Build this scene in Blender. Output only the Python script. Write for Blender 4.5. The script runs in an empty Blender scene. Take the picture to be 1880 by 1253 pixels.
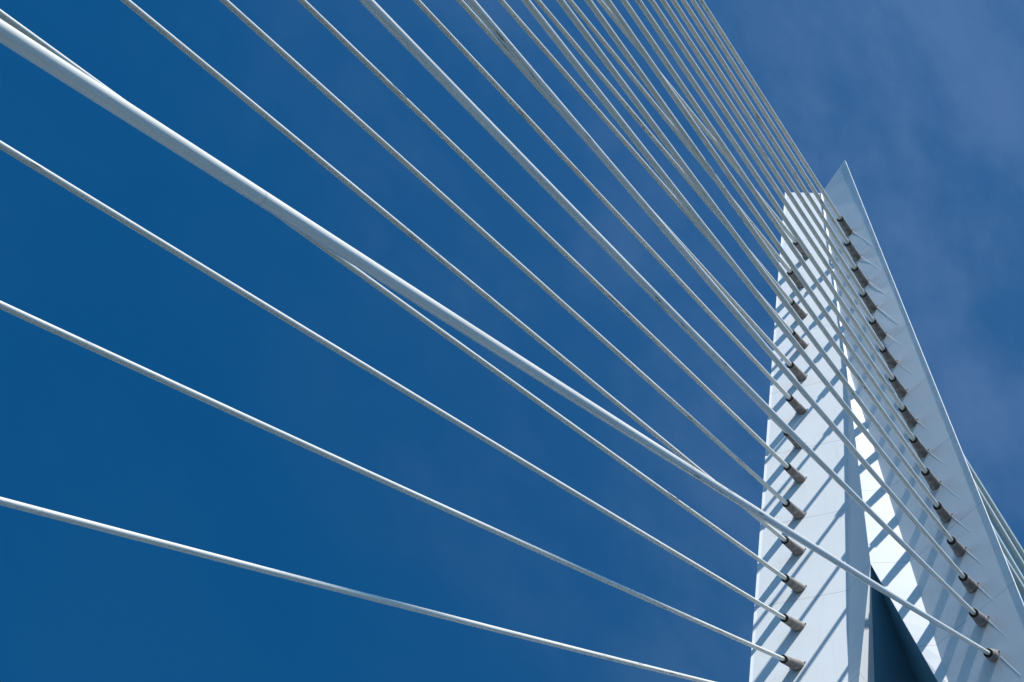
import bpy, bmesh, math, random
from mathutils import Vector, Matrix

scene = bpy.context.scene
COL = scene.collection

# ------------------------------------------------------------------ camera
CAM = Vector((-46.4402, -16.6383, 1.2834))
RT = Vector((0.538001947, -0.834826587, 0.116698222))
DN = Vector((0.792692724, 0.453972975, -0.406874406))
FW = Vector((0.286691733, 0.311405054, 0.905999306))
cd = bpy.data.cameras.new("camera")
cam = bpy.data.objects.new("camera", cd)
COL.objects.link(cam)
cam.matrix_world = Matrix(((RT.x, -DN.x, -FW.x, CAM.x),
                           (RT.y, -DN.y, -FW.y, CAM.y),
                           (RT.z, -DN.z, -FW.z, CAM.z),
                           (0, 0, 0, 1)))
cd.sensor_fit = 'HORIZONTAL'
cd.sensor_width = 36.0
cd.lens = 3320.605 / 1880 * 36.0
cd.clip_start = 0.1
cd.clip_end = 20000
scene.camera = cam

# ------------------------------------------------------------------ world, sun, exposure
SUN = Vector((-0.246, -0.535, 0.809)).normalized()
SUN_EL = math.asin(SUN.z)
SUN_ROT = math.atan2(SUN.x, SUN.y) % (2 * math.pi)

world = bpy.data.worlds.new("World")
scene.world = world
world.use_nodes = True
nt = world.node_tree
nt.nodes.clear()


def N(nt, typ, **kw):
    n = nt.nodes.new(typ)
    for k, v in kw.items():
        setattr(n, k, v)
    return n


sky = N(nt, 'ShaderNodeTexSky', sky_type='NISHITA', sun_disc=False)
sky.sun_elevation = SUN_EL
sky.sun_rotation = SUN_ROT
sky.altitude = 0
sky.air_density = 1.0
sky.dust_density = 0.2
sky.ozone_density = 3.0
# thin high cirrus, laid out by direction in the sky
tc = N(nt, 'ShaderNodeTexCoord')
mp = N(nt, 'ShaderNodeMapping')
mp.inputs['Rotation'].default_value = (0.35, -0.5, 0.6)
mp.inputs['Scale'].default_value = (1.2, 1.9, 1.2)
mp.inputs['Location'].default_value = (0.42, 0.13, 0.2)
nt.links.new(tc.outputs['Generated'], mp.inputs['Vector'])
cl1 = N(nt, 'ShaderNodeTexNoise')
cl1.inputs['Scale'].default_value = 4.6
cl1.inputs['Detail'].default_value = 9
cl1.inputs['Roughness'].default_value = 0.58
cl1.inputs['Distortion'].default_value = 0.12
nt.links.new(mp.outputs['Vector'], cl1.inputs['Vector'])
# the veil of cloud is thicker towards one side of the sky (beyond the pylon)
dotn = N(nt, 'ShaderNodeVectorMath', operation='DOT_PRODUCT')
VEIL = (RT * 0.93 + DN * -0.30)
dotn.inputs[1].default_value = tuple(VEIL)
nt.links.new(tc.outputs['Generated'], dotn.inputs[0])
vr = N(nt, 'ShaderNodeMapRange')
vr.inputs['From Min'].default_value = -0.18
vr.inputs['From Max'].default_value = 0.26
vr.inputs['To Min'].default_value = 0.0
vr.inputs['To Max'].default_value = 1.0
vr.interpolation_type = 'SMOOTHSTEP'
nt.links.new(dotn.outputs['Value'], vr.inputs['Value'])
cr = N(nt, 'ShaderNodeMapRange')
cr.inputs['From Min'].default_value = 0.40
cr.inputs['From Max'].default_value = 0.68
cr.inputs['To Min'].default_value = 0.0
cr.inputs['To Max'].default_value = 1.0
cr.interpolation_type = 'SMOOTHSTEP'
nt.links.new(cl1.outputs['Fac'], cr.inputs['Value'])
base_v = N(nt, 'ShaderNodeMath', operation='MULTIPLY_ADD')   # veil * 0.75 + 0.12
nt.links.new(vr.outputs['Result'], base_v.inputs[0])
base_v.inputs[1].default_value = 0.85
base_v.inputs[2].default_value = 0.03
cm = N(nt, 'ShaderNodeMath', operation='MULTIPLY')
nt.links.new(base_v.outputs[0], cm.inputs[0])
nt.links.new(cr.outputs['Result'], cm.inputs[1])
cm2 = N(nt, 'ShaderNodeMath', operation='MULTIPLY')
nt.links.new(cm.outputs[0], cm2.inputs[0])
cm2.inputs[1].default_value = 0.068
veil2 = N(nt, 'ShaderNodeMath', operation='MULTIPLY_ADD')    # even thin veil
nt.links.new(vr.outputs['Result'], veil2.inputs[0])
veil2.inputs[1].default_value = 0.026
nt.links.new(cm2.outputs[0], veil2.inputs[2])
# deepen the zenith blue (dry, polarised-looking air)
hs = N(nt, 'ShaderNodeMix', data_type='RGBA', blend_type='MULTIPLY')
hs.inputs['Factor'].default_value = 1.0

nt.links.new(sky.outputs['Color'], hs.inputs['A'])
# low sky towards the horizon gets a paler tint, chosen to blue the shaded faces
sep = N(nt, 'ShaderNodeSeparateXYZ')
nt.links.new(tc.outputs['Generated'], sep.inputs[0])
hz = N(nt, 'ShaderNodeMapRange')
hz.inputs['From Min'].default_value = 0.30
hz.inputs['From Max'].default_value = 0.72
hz.interpolation_type = 'SMOOTHSTEP'
nt.links.new(sep.outputs['Z'], hz.inputs['Value'])
tint = N(nt, 'ShaderNodeMix', data_type='RGBA')
tint.inputs['A'].default_value = (0.345, 0.72, 0.97, 1)       # low sky, paler
tint.inputs['B'].default_value = (0.0304, 0.3245, 0.487, 1)     # high sky, deep blue
nt.links.new(hz.outputs['Result'], tint.inputs['Factor'])
nt.links.new(tint.outputs['Result'], hs.inputs['B'])
# horizon dimmed by hand so that shaded undersides get less light
mk = N(nt, 'ShaderNodeMapRange')
mk.inputs['From Min'].default_value = 0.0
mk.inputs['From Max'].default_value = 0.32
mk.inputs['To Min'].default_value = 0.75
mk.inputs['To Max'].default_value = 1.0
mk.interpolation_type = 'SMOOTHSTEP'
nt.links.new(sep.outputs['Z'], mk.inputs['Value'])
mkm = N(nt, 'ShaderNodeVectorMath', operation='SCALE')
nt.links.new(hs.outputs['Result'], mkm.inputs[0])
nt.links.new(mk.outputs['Result'], mkm.inputs['Scale'])
cmix = N(nt, 'ShaderNodeMix', data_type='RGBA')
cmix.inputs['B'].default_value = (3.9, 4.8, 6.9, 1)
nt.links.new(veil2.outputs[0], cmix.inputs['Factor'])
nt.links.new(mkm.outputs['Vector'], cmix.inputs['A'])
bg = N(nt, 'ShaderNodeBackground')
bg.inputs['Strength'].default_value = 0.148
nt.links.new(cmix.outputs['Result'], bg.inputs['Color'])
wo = N(nt, 'ShaderNodeOutputWorld')
nt.links.new(bg.outputs[0], wo.inputs['Surface'])

sl = bpy.data.lights.new("sun", 'SUN')
sl.energy = 4.8
sl.angle = math.radians(0.53)
sl.color = (1.0, 0.965, 0.91)
so = bpy.data.objects.new("sun", sl)
so.rotation_euler = SUN.to_track_quat('Z', 'Y').to_euler()
so.location = (0, -60, 160)
COL.objects.link(so)

scene.view_settings.view_transform = 'Standard'
scene.view_settings.look = 'None'
scene.view_settings.exposure = 0.5
scene.view_settings.gamma = 1.0
scene.render.resolution_x = 1024
scene.render.resolution_y = 682


# ------------------------------------------------------------------ helpers
def tag(o, label=None, cat=None, group=None, kind=None):
    if label: o['label'] = label
    if cat: o['category'] = cat
    if group: o['group'] = group
    if kind: o['kind'] = kind
    return o


def empty(name, loc):
    o = bpy.data.objects.new(name, None)
    o.location = loc
    o.empty_display_size = 1.0
    COL.objects.link(o)
    return o


def link(name, bm, mat, parent=None, origin=(0, 0, 0), smooth=False, recalc=True):
    """link a bmesh (world coordinates) as one object whose origin is `origin`"""
    if recalc:
        bmesh.ops.recalc_face_normals(bm, faces=bm.faces[:])
    org = Vector(origin)
    for v in bm.verts:
        v.co -= org
    me = bpy.data.meshes.new(name)
    bm.to_mesh(me)
    bm.free()
    if smooth:
        me.polygons.foreach_set('use_smooth', [True] * len(me.polygons))
    me.materials.append(mat)
    o = bpy.data.objects.new(name, me)
    COL.objects.link(o)
    if parent is not None:
        o.parent = parent
        p = Vector(parent.location) if parent.parent is None else Vector((0, 0, 0))
        o.location = org - parent_world(parent)
    else:
        o.location = org
    return o


def parent_world(p):
    w = Vector((0, 0, 0))
    while p is not None:
        w += Vector(p.location)
        p = p.parent
    return w


# ------------------------------------------------------------------ materials
def new_mat(name):
    m = bpy.data.materials.new(name)
    m.use_nodes = True
    t = m.node_tree
    b = t.nodes['Principled BSDF']
    return m, t, b


def ramp(t, src, stops):
    r = N(t, 'ShaderNodeValToRGB')
    el = r.color_ramp.elements
    while len(el) > 1:
        el.remove(el[-1])
    el[0].position, el[0].color = stops[0][0], (*stops[0][1], 1)
    for p, c in stops[1:]:
        e = el.new(p)
        e.color = (*c, 1)
    t.links.new(src, r.inputs['Fac'])
    return r.outputs['Color']


def math_(t, op, a, b=None, c=None):
    m = N(t, 'ShaderNodeMath', operation=op)
    for i, v in enumerate((a, b, c)):
        if v is None: continue
        if isinstance(v, (int, float)): m.inputs[i].default_value = v
        else: t.links.new(v, m.inputs[i])
    return m.outputs[0]


def mixc(t, fac, a, b, mode='MIX'):
    m = N(t, 'ShaderNodeMix', data_type='RGBA', blend_type=mode)
    for s, v in (('Factor', fac), ('A', a), ('B', b)):
        if isinstance(v, (int, float)): m.inputs[s].default_value = v
        elif isinstance(v, tuple): m.inputs[s].default_value = (*v, 1)
        else: t.links.new(v, m.inputs[s])
    return m.outputs['Result']


def noise(t, vec, scale, detail=4, rough=0.5, dist=0.0):
    n = N(t, 'ShaderNodeTexNoise')
    n.inputs['Scale'].default_value = scale
    n.inputs['Detail'].default_value = detail
    n.inputs['Roughness'].default_value = rough
    n.inputs['Distortion'].default_value = dist
    if vec is not None: t.links.new(vec, n.inputs['Vector'])
    return n.outputs['Fac']


def mapping(t, src, scale=(1, 1, 1), rot=(0, 0, 0), loc=(0, 0, 0)):
    m = N(t, 'ShaderNodeMapping')
    m.inputs['Scale'].default_value = scale
    m.inputs['Rotation'].default_value = rot
    m.inputs['Location'].default_value = loc
    t.links.new(src, m.inputs['Vector'])
    return m.outputs['Vector']


def pylon_paint():
    m, t, b = new_mat('pylon_paint')
    g = N(t, 'ShaderNodeNewGeometry')
    pos = g.outputs['Position']
    sp = N(t, 'ShaderNodeSeparateXYZ'); t.links.new(pos, sp.inputs[0])
    big = noise(t, mapping(t, pos, (.25, .25, .10)), 1.0, 4, .55)
    fine = noise(t, mapping(t, pos, (2.2, 2.2, .5)), 1.0, 5, .6)
    c = ramp(t, big, [(.3, (.695, .73, .75)), (.7, (.735, .76, .775))])
    c = mixc(t, ramp(t, fine, [(.35, (.0, .0, .0)), (.8, (.22, .22, .22))]), c, (.68, .70, .70))
    # run-off streaks, long in z
    st = noise(t, mapping(t, pos, (5.0, 5.0, .12)), 1.0, 3, .5)
    c = mixc(t, ramp(t, st, [(.56, (0, 0, 0)), (.8, (.22, .22, .22))]), c, (.56, .58, .57))
    # site joints between the welded sections, one thin line every 6.9 m
    zz = math_(t, 'ADD', sp.outputs['Z'], math_(t, 'MULTIPLY', noise(t, pos, .2, 1), .06))
    fr = math_(t, 'FRACT', math_(t, 'DIVIDE', math_(t, 'ADD', zz, -115.0 + 6.86 * 100 + 3.43), 6.86))
    dist = math_(t, 'MULTIPLY', math_(t, 'ABSOLUTE', math_(t, 'SUBTRACT', fr, .5)), 6.86)
    j = N(t, 'ShaderNodeMapRange'); j.inputs['From Min'].default_value = .018
    j.inputs['From Max'].default_value = .035
    j.inputs['To Min'].default_value = .55; j.inputs['To Max'].default_value = 0
    t.links.new(dist, j.inputs['Value'])
    c = mixc(t, j.outputs['Result'], c, (.30, .34, .38))
    t.links.new(c, b.inputs['Base Color'])
    b.inputs['Roughness'].default_value = .5
    b.inputs['Specular IOR Level'].default_value = .15
    # plate buckle between stiffeners: very slight, seen only in grazing light
    bn = N(t, 'ShaderNodeBump'); bn.inputs['Strength'].default_value = .18
    bn.inputs['Distance'].default_value = .02
    h1 = noise(t, mapping(t, pos, (.55, .55, .35)), 1.0, 2, .4)
    t.links.new(math_(t, 'SUBTRACT', h1, math_(t, 'MULTIPLY', j.outputs['Result'], .25)), bn.inputs['Height'])
    t.links.new(bn.outputs[0], b.inputs['Normal'])
    return m


def cable_paint(name, col, dirt):
    m, t, b = new_mat(name)
    uv = N(t, 'ShaderNodeUVMap'); uv.uv_map = 'UVMap'
    oi = N(t, 'ShaderNodeObjectInfo')
    sp = N(t, 'ShaderNodeSeparateXYZ'); t.links.new(uv.outputs[0], sp.inputs[0])
    u = sp.outputs['X']; v = sp.outputs['Y']              # u round the pipe 0..1, v metres along it
    ang = math_(t, 'MULTIPLY', u, 2 * math.pi)
    cb = N(t, 'ShaderNodeCombineXYZ')
    t.links.new(math_(t, 'COSINE', ang), cb.inputs[0])
    t.links.new(math_(t, 'SINE', ang), cb.inputs[1])
    t.links.new(math_(t, 'MULTIPLY_ADD', oi.outputs['Random'], 97.0, v), cb.inputs[2])
    vec = cb.outputs[0]
    a1 = noise(t, mapping(t, vec, (1.2, 1.2, .25)), 1.0, 3, .5)
    c = ramp(t, a1, [(.3, tuple(x * .88 for x in col)), (.7, tuple(min(1, x * 1.05) for x in col))])
    a2 = noise(t, mapping(t, vec, (1.6, 1.6, .5)), 1.0, 3, .5)
    c = mixc(t, ramp(t, a2, [(.5, (0, 0, 0)), (.75, (.25, .25, .25))]), c, (.42, .42, .36))
    # small dark scuffs and lost paint, in short runs
    cl = ramp(t, noise(t, mapping(t, vec, (.2, .2, .085)), 1.0, 1, .5), [(.55, (0, 0, 0)), (.62, (1, 1, 1))])
    fl = ramp(t, noise(t, mapping(t, vec, (1.6, 1.6, 1.4)), 1.0, 2, .5), [(.64, (0, 0, 0)), (.67, (1, 1, 1))])
    fm = mixc(t, 1.0, cl, fl, 'MULTIPLY')
    c = mixc(t, mixc(t, 1.0, fm, (dirt, dirt, dirt), 'MULTIPLY'), c, (.035, .04, .04))
    # pipe butt welds every 11.8 m
    fr = math_(t, 'FRACT', math_(t, 'DIVIDE', math_(t, 'MULTIPLY_ADD', oi.outputs['Random'], 11.0, v), 11.8))
    jd = math_(t, 'MULTIPLY', math_(t, 'ABSOLUTE', math_(t, 'SUBTRACT', fr, .5)), 11.8)
    j = N(t, 'ShaderNodeMapRange'); j.inputs['From Min'].default_value = .012
    j.inputs['From Max'].default_value = .035
    j.inputs['To Min'].default_value = .22; j.inputs['To Max'].default_value = 0
    t.links.new(jd, j.inputs['Value'])
    c = mixc(t, j.outputs['Result'], c, (.16, .17, .15))
    t.links.new(c, b.inputs['Base Color'])
    b.inputs['Roughness'].default_value = .27
    return m


def sleeve_mat():
    m, t, b = new_mat('weathered_sleeve')
    tcn = N(t, 'ShaderNodeTexCoord'); vec = tcn.outputs['Object']
    a = noise(t, vec, 3.0, 6, .65)
    oi = N(t, 'ShaderNodeObjectInfo')
    c = ramp(t, a, [(.3, (.095, .078, .070)), (.5, (.19, .165, .148)), (.68, (.36, .33, .305))])
    c2 = mixc(t, oi.outputs['Random'], c, (.19, .175, .165))
    c = mixc(t, .35, c, c2)
    sp = noise(t, vec, 14.0, 3, .6)
    c = mixc(t, ramp(t, sp, [(.58, (0, 0, 0)), (.68, (.6, .6, .6))]), c, (.10, .075, .06))
    t.links.new(c, b.inputs['Base Color'])
    b.inputs['Roughness'].default_value = .6
    bn = N(t, 'ShaderNodeBump'); bn.inputs['Strength'].default_value = .3
    bn.inputs['Distance'].default_value = .01
    t.links.new(sp, bn.inputs['Height']); t.links.new(bn.outputs[0], b.inputs['Normal'])
    return m


def plain(name, col, rough=.6, var=.15, scale=3.0, metal=0.0):
    m, t, b = new_mat(name)
    tcn = N(t, 'ShaderNodeTexCoord')
    a = noise(t, tcn.outputs['Object'], scale, 4, .6)
    c = ramp(t, a, [(.3, tuple(x * (1 - var) for x in col)), (.7, tuple(min(1, x * (1 + var)) for x in col))])
    t.links.new(c, b.inputs['Base Color'])
    b.inputs['Roughness'].default_value = rough
    b.inputs['Metallic'].default_value = metal
    return m


M_PYL = pylon_paint()
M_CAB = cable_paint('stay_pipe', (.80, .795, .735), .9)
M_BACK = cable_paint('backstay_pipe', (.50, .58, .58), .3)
M_SLV = sleeve_mat()
M_RUB = plain('black_rubber', (.012, .013, .015), .55)
M_BOLT = plain('dark_steel', (.05, .045, .04), .45)
M_STREAK = plain('light_streak_white', (.78, .79, .79), .35, .06)  # pale coat of the added ridges that imitate reflected sun
M_DARK = plain('dark_teal', (.075, .22, .32), .5, .08, .5)  # even dark teal for the inner plates between the legs
M_ROAD = plain('asphalt', (.035, .034, .03), .85, .2, .6)
M_PAVE = plain('paving', (.07, .064, .05), .8, .15, .8)
M_LINE = plain('road_paint', (.75, .75, .73), .6, .1)
M_WATER = plain('river_water', (.026, .026, .018), .6, .3, .02)
M_WATER.node_tree.nodes['Principled BSDF'].inputs['Specular IOR Level'].default_value = .12

# ------------------------------------------------------------------ setting (below the frame: lights the undersides)
def slab(name, x0, x1, y0, y1, z0, z1, mat, kind='structure'):
    bm = bmesh.new()
    bmesh.ops.create_cube(bm, size=1.0)
    for v in bm.verts:
        v.co = Vector((x0 + (v.co.x + .5) * (x1 - x0), y0 + (v.co.y + .5) * (y1 - y0), z0 + (v.co.z + .5) * (z1 - z0)))
    o = link(name, bm, mat)
    o['kind'] = kind
    return o


slab('road', -420, 260, -10.0, 10.0, -1.9, -.52, M_ROAD)
slab('pavement', -420, 260, -19.5, -10.0, -1.9, -.37, M_PAVE)
slab('pavement', -420, 260, 10.0, 19.5, -1.9, -.37, M_PAVE)
bm = bmesh.new()
for i in range(90):
    x = -415 + i * 7.5
    vs = [bm.verts.new(p) for p in ((x, -.09, -.516), (x + 3, -.09, -.516), (x + 3, .09, -.516), (x, .09, -.516))]
    bm.faces.new(vs)
tag(link('road_markings', bm, M_LINE), kind='structure')
bm = bmesh.new()
vs = [bm.verts.new(p) for p in ((-9000, -9000, -15), (9000, -9000, -15), (9000, 9000, -15), (-9000, 9000, -15))]
bm.faces.new(vs)
tag(link('river', bm, M_WATER), kind='structure')

# ------------------------------------------------------------------ pylon
def lo(z): return Vector((-6.80262 - .0254268 * (z - 90) + .13 * max(0, z - 108) / 16, 4.683153 - .0675549 * (z - 90), z))
def lf(z): return Vector((-5.63419 - .0285458 * (z - 90), .4011964 - .0727294 * (z - 90), z))
def li(z): return Vector((-5.965 + .1051 * (73.75 - z), .2021 * (73.75 - z), z))


def lerp_tab(tab, z):
    for (z1, a), (z0, b) in zip(tab, tab[1:]):
        if z <= z1 and z >= z0:
            f = (z1 - z) / (z1 - z0)
            return a + (b - a) * f
    return tab[0][1] if z > tab[0][0] else tab[-1][1]


RIDGE = [(124.3, -6.82), (93.9, -5.992), (73.75, -5.965)]
ZC = 73.75
LIPW, LIPF, SIDE = .13, .030, .21


def front_pts(z):
    """front profile of one half (y >= 0): ridge/inner, fold, lip inner, lip outer, side back"""
    O = lo(z)
    if z > 94.2:
        xr = lerp_tab(RIDGE, z)
        F = Vector((xr + .10, .065, z))
    else:
        F = lf(z)
    dirn = (O - F).normalized()
    Lp = O - dirn * LIPW
    Of = O + Vector((-LIPF, 0, 0))
    Ob = O + Vector((SIDE, 0, 0))
    return F, Lp, Of, Ob


def half_mesh(levels, ringf, closed_ring, skip=None, cap_top=False, cap_bot=False):
    bm = bmesh.new()
    rows = []
    for z in levels:
        rows.append([bm.verts.new(p) for p in ringf(z)])
    n = len(rows[0])
    for i in range(len(rows) - 1):
        for j in range(n if closed_ring else n - 1):
            if skip and skip(levels[i], levels[i + 1], j): continue
            a, b = rows[i], rows[i + 1]
            bm.faces.new((a[j], a[(j + 1) % n], b[(j + 1) % n], b[j]))
    if cap_top: bm.faces.new(rows[0])
    if cap_bot: bm.faces.new(list(reversed(rows[-1])))
    return bm


def wing_ring(z):
    top = z > 122.9
    if top:      # the slanted top edge runs from the outer corner down to the centre
        F, Lp, Of, Ob = front_pts(124.25)
        fz = lambda y: 122.76 + 1.49 * min(1, abs(y) / 2.36)
        xr = -6.80
        pts = [Vector((xr, 0, 0)), Vector((xr + .10, .065, 0)), Lp, Ob, Vector((-3.6, .9, 0)), Vector((-3.4, 0, 0))]
        return [Vector((p.x, p.y, fz(p.y))) for p in pts]
    F, Lp, Of, Ob = front_pts(z)
    R = Vector((lerp_tab(RIDGE, z), 0, z))
    k = (124.25 - z) / (124.25 - ZC)
    return [R, F, Lp, Ob, Vector((-3.6 + 1.6 * k, .9 + 1.6 * k, z)), Vector((-3.4 + 2.2 * k, 0, z))]


def leg_ring(z):
    if z >= 62.5:
        F, Lp, Of, Ob = front_pts(z)
        I = li(z)
        if z > ZC - .01: I = Vector((-5.965, 0, z))
        dz = max(0, ZC - z)
        K = Vector((I.x + .178 * dz, max(0, I.y - .010 * dz), z))     # end of the painted cheek
        q = min(1.5, K.y)
        Q = Vector((K.x + 2.3 * q, K.y - q, z))                              # dark inner plate
        k = (124.25 - z) / (124.25 - ZC)
        rO = Vector((-3.6 + 1.6 * k, max(.9 + 1.6 * k, K.y + 1.5), z))
        rI = Vector((-3.4 + 2.2 * k + 3.4, Q.y, z))
        return [K, I, F, Lp, Ob, rO, rI, Q]
    a = leg_ring(62.5)
    b = [Vector(p) for p in ((-2.7, 11.2, 0), (-3.4, 12.1, 0), (-3.6, 12.6, 0), (-4.8, 15.4, 0), (-4.4, 15.6, 0), (0, 14.6, 0), (.6, 10.2, 0), (-1.7, 10.2, 0))]
    f = (62.5 - z) / 77.5
    out = []
    for p, q in zip(a, b):
        r = p.lerp(q, f); r.z = z
        out.append(r)
    return out


def flange_ring(z, top=False):
    if z > 122.9:
        F, Lp, Of, Ob = front_pts(124.25)
        return [Vector((p.x, p.y, 124.25)) if i else Vector((p.x, p.y, 124.10)) for i, p in enumerate((Lp, Of, Ob))]
    if z >= 62.5:
        F, Lp, Of, Ob = front_pts(z)
        return [Lp, Of, Ob]
    r = leg_ring(z)
    return [r[3], (r[3] + r[4]) / 2 + Vector((-.2, .15, 0)), r[4]]


def mirrored(bm):
    for v in bm.verts: v.co.y *= -1
    return bm


ZW = [124.0, 120, 115, 110, 105, 100, 94.2, 94.19, 90, 85, 80, 76, ZC]
ZL = [ZC, 72.5, 71, 70, 69, 68, 67.4, 66, 64, 62.5, 40, 15, -15]

pyl = empty('bridge_pylon', (-3, 0, -15))
tag(pyl, 'tall pale steel bridge pylon with two folded faces, striped by cable shadows', 'bridge pylon')


def norm_dir(bm, ref):
    bmesh.ops.recalc_face_normals(bm, faces=bm.faces[:])
    # open shells: flip if the mean front normal points away from -x side
    s = sum(f.normal.x * f.calc_area() for f in bm.faces if f.calc_center_median().x < ref)
    if s > 0:
        bmesh.ops.reverse_faces(bm, faces=bm.faces[:])


WINGS = {}
for side in (-1, 1):
    bm = half_mesh(ZW, wing_ring, False, cap_top=True)
    if side < 0: mirrored(bm)
    norm_dir(bm, -5.2)
    w = link('wing', bm, M_PYL, pyl, recalc=False)
    w['label'] = ('bright sunlit wing face of the pylon' if side > 0 else 'grey shaded wing face of the pylon rising to a sharp tip')
    WINGS[side] = w
    bm = half_mesh([z for z in ZW if z != 94.19], flange_ring, False)
    vt = bm.verts[:]
    if side < 0: mirrored(bm)
    norm_dir(bm, 50)
    link('edge_flange', bm, M_PYL, w, recalc=False)

    bm = half_mesh(ZL, lambda z: leg_ring(z)[:7], False)
    if side < 0: mirrored(bm)
    norm_dir(bm, -5.2)
    lg = link('leg', bm, M_PYL, pyl, recalc=False)
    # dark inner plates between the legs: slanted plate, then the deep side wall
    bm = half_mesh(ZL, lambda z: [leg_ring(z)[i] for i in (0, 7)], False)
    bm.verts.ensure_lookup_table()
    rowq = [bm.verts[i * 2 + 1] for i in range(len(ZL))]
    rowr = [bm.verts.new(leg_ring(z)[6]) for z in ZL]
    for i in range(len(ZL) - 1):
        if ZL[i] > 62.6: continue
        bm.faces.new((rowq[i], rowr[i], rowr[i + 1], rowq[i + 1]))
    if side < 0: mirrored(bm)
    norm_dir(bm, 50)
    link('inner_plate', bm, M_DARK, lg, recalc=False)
    bm = half_mesh(ZL, flange_ring, False)
    if side < 0: mirrored(bm)
    norm_dir(bm, 50)
    link('edge_flange', bm, M_PYL, lg, recalc=False)

# ------------------------------------------------------------------ stays
NL = Vector((-0.9604852, -0.2749895, -0.0429990))
NR = Vector((NL.x, -NL.y, NL.z))
PL = Vector((-6.80262, 4.683153, 90))
PR = Vector((PL.x, -PL.y, PL.z))
CABLES = [
    ('L',1,-6.861,1.421,112.173,-273.66,2.135),
    ('L',2,-6.823,1.979,107.743,-281.47,2.263),
    ('L',3,-6.664,2.111,103.353,-257.27,1.884),
    ('L',4,-6.522,2.254,99.263,-233.25,1.542),
    ('L',5,-6.421,2.513,95.358,-215.79,1.315),
    ('L',6,-6.312,2.735,91.502,-203.49,1.166),
    ('L',7,-6.228,3.014,87.852,-186.70,0.977),
    ('L',8,-6.113,3.156,84.367,-170.47,0.810),
    ('L',9,-6.018,3.358,80.957,-154.13,0.658),
    ('L',10,-5.933,3.560,77.753,-138.77,0.618),
    ('L',11,-5.829,3.684,74.647,-122.54,0.681),
    ('L',12,-5.749,3.871,71.671,-107.78,0.833),
    ('L',13,-5.672,4.045,68.813,-92.45,0.904),
    ('L',14,-5.596,4.198,66.147,-76.76,0.608),
    ('L',15,-5.524,4.338,63.635,-60.27,0.300),
    ('L',16,-5.456,4.483,61.196,-45.28,0.300),
    ('R',1,-6.927,-1.661,112.113,-334.34,3.216),
    ('R',2,-6.794,-1.909,107.552,-348.30,3.499),
    ('R',3,-6.661,-2.106,103.317,-336.15,3.257),
    ('R',4,-6.547,-2.333,99.329,-286.76,2.356),
    ('R',5,-6.439,-2.568,95.410,-259.19,1.917),
    ('R',6,-6.346,-2.844,91.572,-222.62,1.403),
    ('R',7,-6.240,-3.040,87.943,-202.87,1.160),
    ('R',8,-6.144,-3.249,84.461,-180.67,0.914),
    ('R',9,-6.055,-3.461,81.120,-161.55,0.725),
    ('R',10,-5.979,-3.714,77.790,-143.85,0.665),
    ('R',11,-5.891,-3.898,74.663,-125.10,0.710),
    ('R',12,-5.833,-4.177,71.587,-108.57,0.844),
    ('R',13,-5.748,-4.342,68.631,-93.52,0.924),
    ('R',14,-5.658,-4.423,66.095,-78.73,1.068),
    ('R',15,-5.574,-4.510,63.655,-60.70,0.395),
    ('R',16,-5.519,-4.720,61.103,-45.28,0.300),
]
W_DECK = 10.883


def face_x(y, z):
    F, Lp, Of, Ob = front_pts(z)
    return F.x + (Lp.x - F.x) * (abs(y) - F.y) / (Lp.y - F.y)


def face_at(p):
    """point of the pylon face in front of p, and the face's outward normal there"""
    q = Vector((face_x(p.y, p.z), p.y, p.z))
    e = .3
    dy = Vector((face_x(p.y + e, p.z) - face_x(p.y - e, p.z), 2 * e, 0))
    dz = Vector((face_x(p.y, p.z + e) - face_x(p.y, p.z - e), 0, 2 * e))
    n = dy.cross(dz).normalized()
    if n.x > 0: n = -n
    return q, n



def tube_bm(path, r, seg=28, rad2=None):
    """pipe along a list of points with uv (u round, v metres)"""
    bm = bmesh.new()
    uvl = bm.loops.layers.uv.new('UVMap')
    rows, dist = [], 0.0
    L = []
    up = Vector((0, 0, 1))
    for i, p in enumerate(path):
        tdir = (path[min(i + 1, len(path) - 1)] - path[max(i - 1, 0)]).normalized()
        a = tdir.cross(up).normalized(); b = a.cross(tdir).normalized()
        if i: dist += (p - path[i - 1]).length
        L.append(dist)
        rows.append([bm.verts.new(p + (a * math.cos(2 * math.pi * k / seg) + b * math.sin(2 * math.pi * k / seg)) * r) for k in range(seg)])
    for i in range(len(rows) - 1):
        for k in range(seg):
            f = bm.faces.new((rows[i][k], rows[i + 1][k], rows[i + 1][(k + 1) % seg], rows[i][(k + 1) % seg]))
            uv = ((k / seg, L[i]), (k / seg, L[i + 1]), ((k + 1) / seg, L[i + 1]), ((k + 1) / seg, L[i]))
            for lp, q in zip(f.loops, uv): lp[uvl].uv = q
    bm.faces.new(rows[0]); bm.faces.new(list(reversed(rows[-1])))
    return bm


def lathe_bm(org, axis, prof, seg=32, plane=None):
    """revolve (distance, radius) pairs round axis; the first ring can be cut by a plane (point, normal)"""
    bm = bmesh.new()
    up = Vector((0, 0, 1))
    a = axis.cross(up).normalized(); b = a.cross(axis).normalized()
    rows = []
    for i, (t, r) in enumerate(prof):
        row = []
        for k in range(seg):
            q = 2 * math.pi * k / seg
            rd = (a * math.cos(q) + b * math.sin(q)) * r
            p = org + axis * t + rd
            if plane is not None and t <= plane[2]:
                f = (t - plane[3]) / max(1e-6, plane[2] - plane[3])     # 0 at the base .. 1
                h = (plane[0] - (org + rd)).dot(plane[1]) / axis.dot(plane[1])
                tt = h + (plane[2] - h) * f
                p = org + rd + axis * tt
            row.append(bm.verts.new(p))
        rows.append(row)
    for i in range(len(rows) - 1):
        for k in range(seg):
            bm.faces.new((rows[i][k], rows[i][(k + 1) % seg], rows[i + 1][(k + 1) % seg], rows[i + 1][k]))
    return bm


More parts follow.
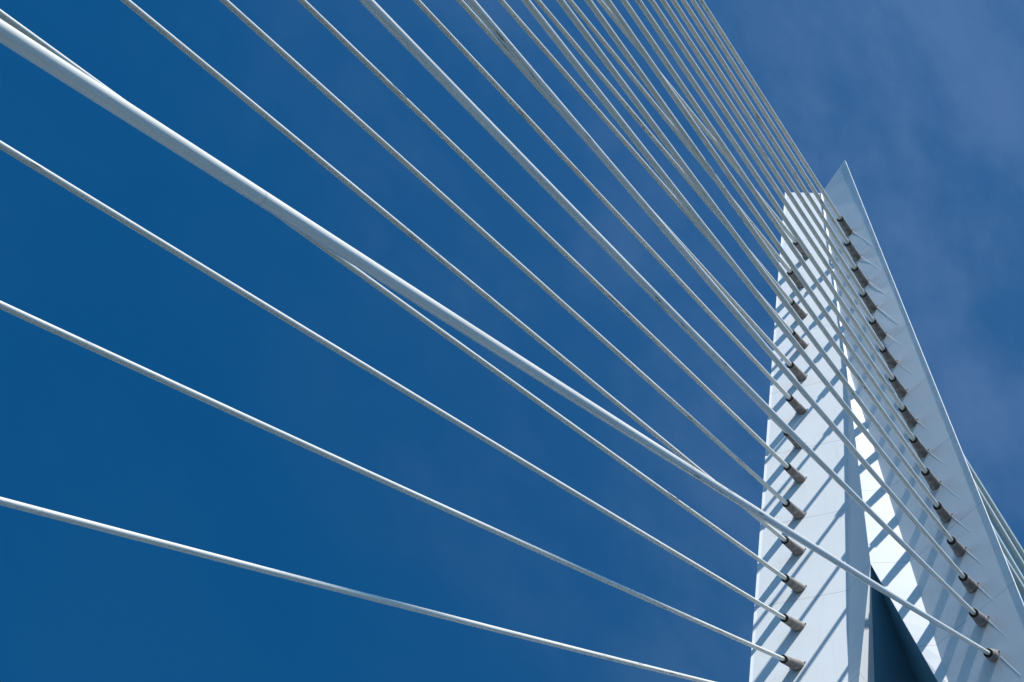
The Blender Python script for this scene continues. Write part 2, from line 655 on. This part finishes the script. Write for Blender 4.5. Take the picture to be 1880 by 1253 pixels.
ORD = ['', 'topmost', 'second', 'third', 'fourth', 'fifth', 'sixth', 'seventh', 'eighth', 'ninth', 'tenth', 'eleventh',
       'twelfth', 'thirteenth', 'fourteenth', 'fifteenth', 'sixteenth']
SLR = {1: 1.38, 2: 1.44, 13: 1.70, 14: 1.85, 15: 1.35, 16: 1.3}


def label_for(c, k):
    if c == 'R':
        if k == 1: return 'white stay cable ending at the topmost sleeve of the grey shaded pylon face'
        if k == 15: return 'thickest-looking nearest white stay cable, ending lowest on the grey shaded pylon face'
        return 'white stay cable at the %s sleeve from the top of the grey shaded face' % ORD[k]
    if k == 1: return 'white stay cable ending highest on the bright sunlit pylon face'
    if k == 13: return 'white stay cable ending at the lowest sleeve in view on the bright sunlit face'
    if k == 14: return 'lowest white stay cable, crossing the bottom of the blue sky under all others'
    return 'white stay cable at the %s sleeve from the top of the bright sunlit face' % ORD[k]


for c, k, ax, ay, az, X, sag in CABLES:
    s = -1 if c == 'R' else 1
    A = Vector((ax, ay, az)); B = Vector((X, s * W_DECK, -.4))
    B0 = Vector((X, s * W_DECK, 0))
    r = .131 - .0030 * (k - 1)
    P0, nrm = face_at(A)
    path = []
    for i in range(65):
        f = i / 64.0
        f = f ** 1.25
        path.append(A + (B0 - A) * f - Vector((0, 0, 4 * sag * f * (1 - f))))
    axis = (path[1] - path[0]).normalized()
    root = empty('stay_cable', A)
    tag(root, label_for(c, k), 'stay cable',
        'stay cables of the %s pylon face' % ('grey shaded' if c == 'R' else 'bright sunlit'))
    o = link('cable_pipe', tube_bm(path, r), M_CAB, root, A, smooth=True)
    Ls = 1.52 if s > 0 else SLR.get(k, 1.5)
    r1, r0 = r + .090, .268
    prof = [(-.0, r0), (.25 * Ls, r0 * .93), (.55 * Ls, (r1 + r0) / 2 * .98), (.85 * Ls, r1 + .012), (Ls - .02, r1), (Ls, r1 - .006),
            (Ls, r1 - .030), (Ls - .5, r1 - .034)]
    # base follows the face of the pylon (2 cm into the plate)
    pl = (P0 - nrm * .02, nrm, .55 * Ls, 0.0)
    bm = lathe_bm(A, axis, prof, plane=pl)
    sv = link('anchor_sleeve', bm, M_SLV, root, A, smooth=True)
    # bolts at the foot of the sleeve
    a = axis.cross(Vector((0, 0, 1))).normalized(); b = a.cross(axis).normalized()
    for q in (0.35, math.pi - 0.2):
        rd = a * math.cos(q) + b * math.sin(q)
        foot = A + rd * (r0 + .05)
        h = (P0 - foot).dot(nrm) / axis.dot(nrm)
        foot = foot + axis * (h + .05)
        bm = lathe_bm(foot - rd * .06, rd, [(0, .020), (.05, .020), (.05, .032), (.075, .032), (.08, .0)], seg=8)
        link('bolt', bm, M_BOLT, sv, foot)
    # dark rubber seal between pipe and sleeve
    bm = lathe_bm(A, axis, [(Ls - .04, r1 + .006), (Ls + .035, r1 + .006), (Ls + .055, r1 - .014), (Ls + .035, r + .032), (Ls - .10, r + .026), (Ls - .12, r - .01)])
    link('seal_ring', bm, M_RUB, root, A, smooth=True)
    # socket on the deck
    ab = (path[-2] - path[-1]).normalized()
    bm = lathe_bm(path[-1], ab, [(-.6, .30), (.0, .30), (1.2, .24), (1.25, .15)])
    link('deck_socket', bm, M_SLV, root, path[-1], smooth=True)

# ------------------------------------------------------------------ added ridges standing in for sun-reflection streaks below the sleeves of the shaded face
STREAKS = {1: (Vector((-.071, -.267, -.123)), Vector((-.136, -1.141, -4.246))),
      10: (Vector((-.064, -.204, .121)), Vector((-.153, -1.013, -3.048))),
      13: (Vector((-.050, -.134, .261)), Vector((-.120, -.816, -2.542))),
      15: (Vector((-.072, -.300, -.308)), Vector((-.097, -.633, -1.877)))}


def light_streak(k):
    ks = sorted(STREAKS)
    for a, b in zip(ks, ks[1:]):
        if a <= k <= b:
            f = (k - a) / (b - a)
            return STREAKS[a][0].lerp(STREAKS[b][0], f), STREAKS[a][1].lerp(STREAKS[b][1], f)
    return STREAKS[15]


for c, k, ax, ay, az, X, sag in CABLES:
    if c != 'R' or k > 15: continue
    off, vec = light_streak(k)
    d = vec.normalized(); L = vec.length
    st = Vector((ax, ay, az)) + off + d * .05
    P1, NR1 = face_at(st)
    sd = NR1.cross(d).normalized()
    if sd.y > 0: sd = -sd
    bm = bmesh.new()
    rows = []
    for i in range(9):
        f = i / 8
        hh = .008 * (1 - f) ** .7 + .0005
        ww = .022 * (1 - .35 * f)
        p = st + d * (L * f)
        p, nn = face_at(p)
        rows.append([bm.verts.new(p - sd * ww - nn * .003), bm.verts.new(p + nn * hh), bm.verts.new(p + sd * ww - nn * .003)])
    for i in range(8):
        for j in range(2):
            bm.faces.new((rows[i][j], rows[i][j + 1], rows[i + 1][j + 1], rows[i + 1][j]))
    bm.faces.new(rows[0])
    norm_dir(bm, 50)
    link('light_streak_ridge', bm, M_STREAK, WINGS[-1], st, recalc=False)

# ------------------------------------------------------------------ backstays behind the pylon
BACK = [((-2.5, -1.3, 105.15), (125.09, -19.16, 0), 'outermost thick white backstay leaving the rear of the pylon at the right edge'),
        ((-2.5, -1.3, 104.15), (110.16, -17.07, 0), 'second thick white backstay, just inside the outermost one at the right edge'),
        ((-2.5, -1.3, 101.55), (102.89, -16.05, 0), 'third backstay, across a sliver of sky from the two outer ones'),
        ((-2.5, -1.3, 97.93), (124.67, -19.10, 0), 'innermost backstay, half hidden behind the edge of the grey pylon face')]
for T, G, lab in BACK:
    T = Vector(T); G = Vector(G)
    root = empty('backstay', T)
    tag(root, lab, 'backstay', 'backstays behind the pylon')
    pts = [T.lerp(G, i / 24) - Vector((0, 0, 4 * .5 * (i / 24) * (1 - i / 24) * 0)) for i in range(25)]
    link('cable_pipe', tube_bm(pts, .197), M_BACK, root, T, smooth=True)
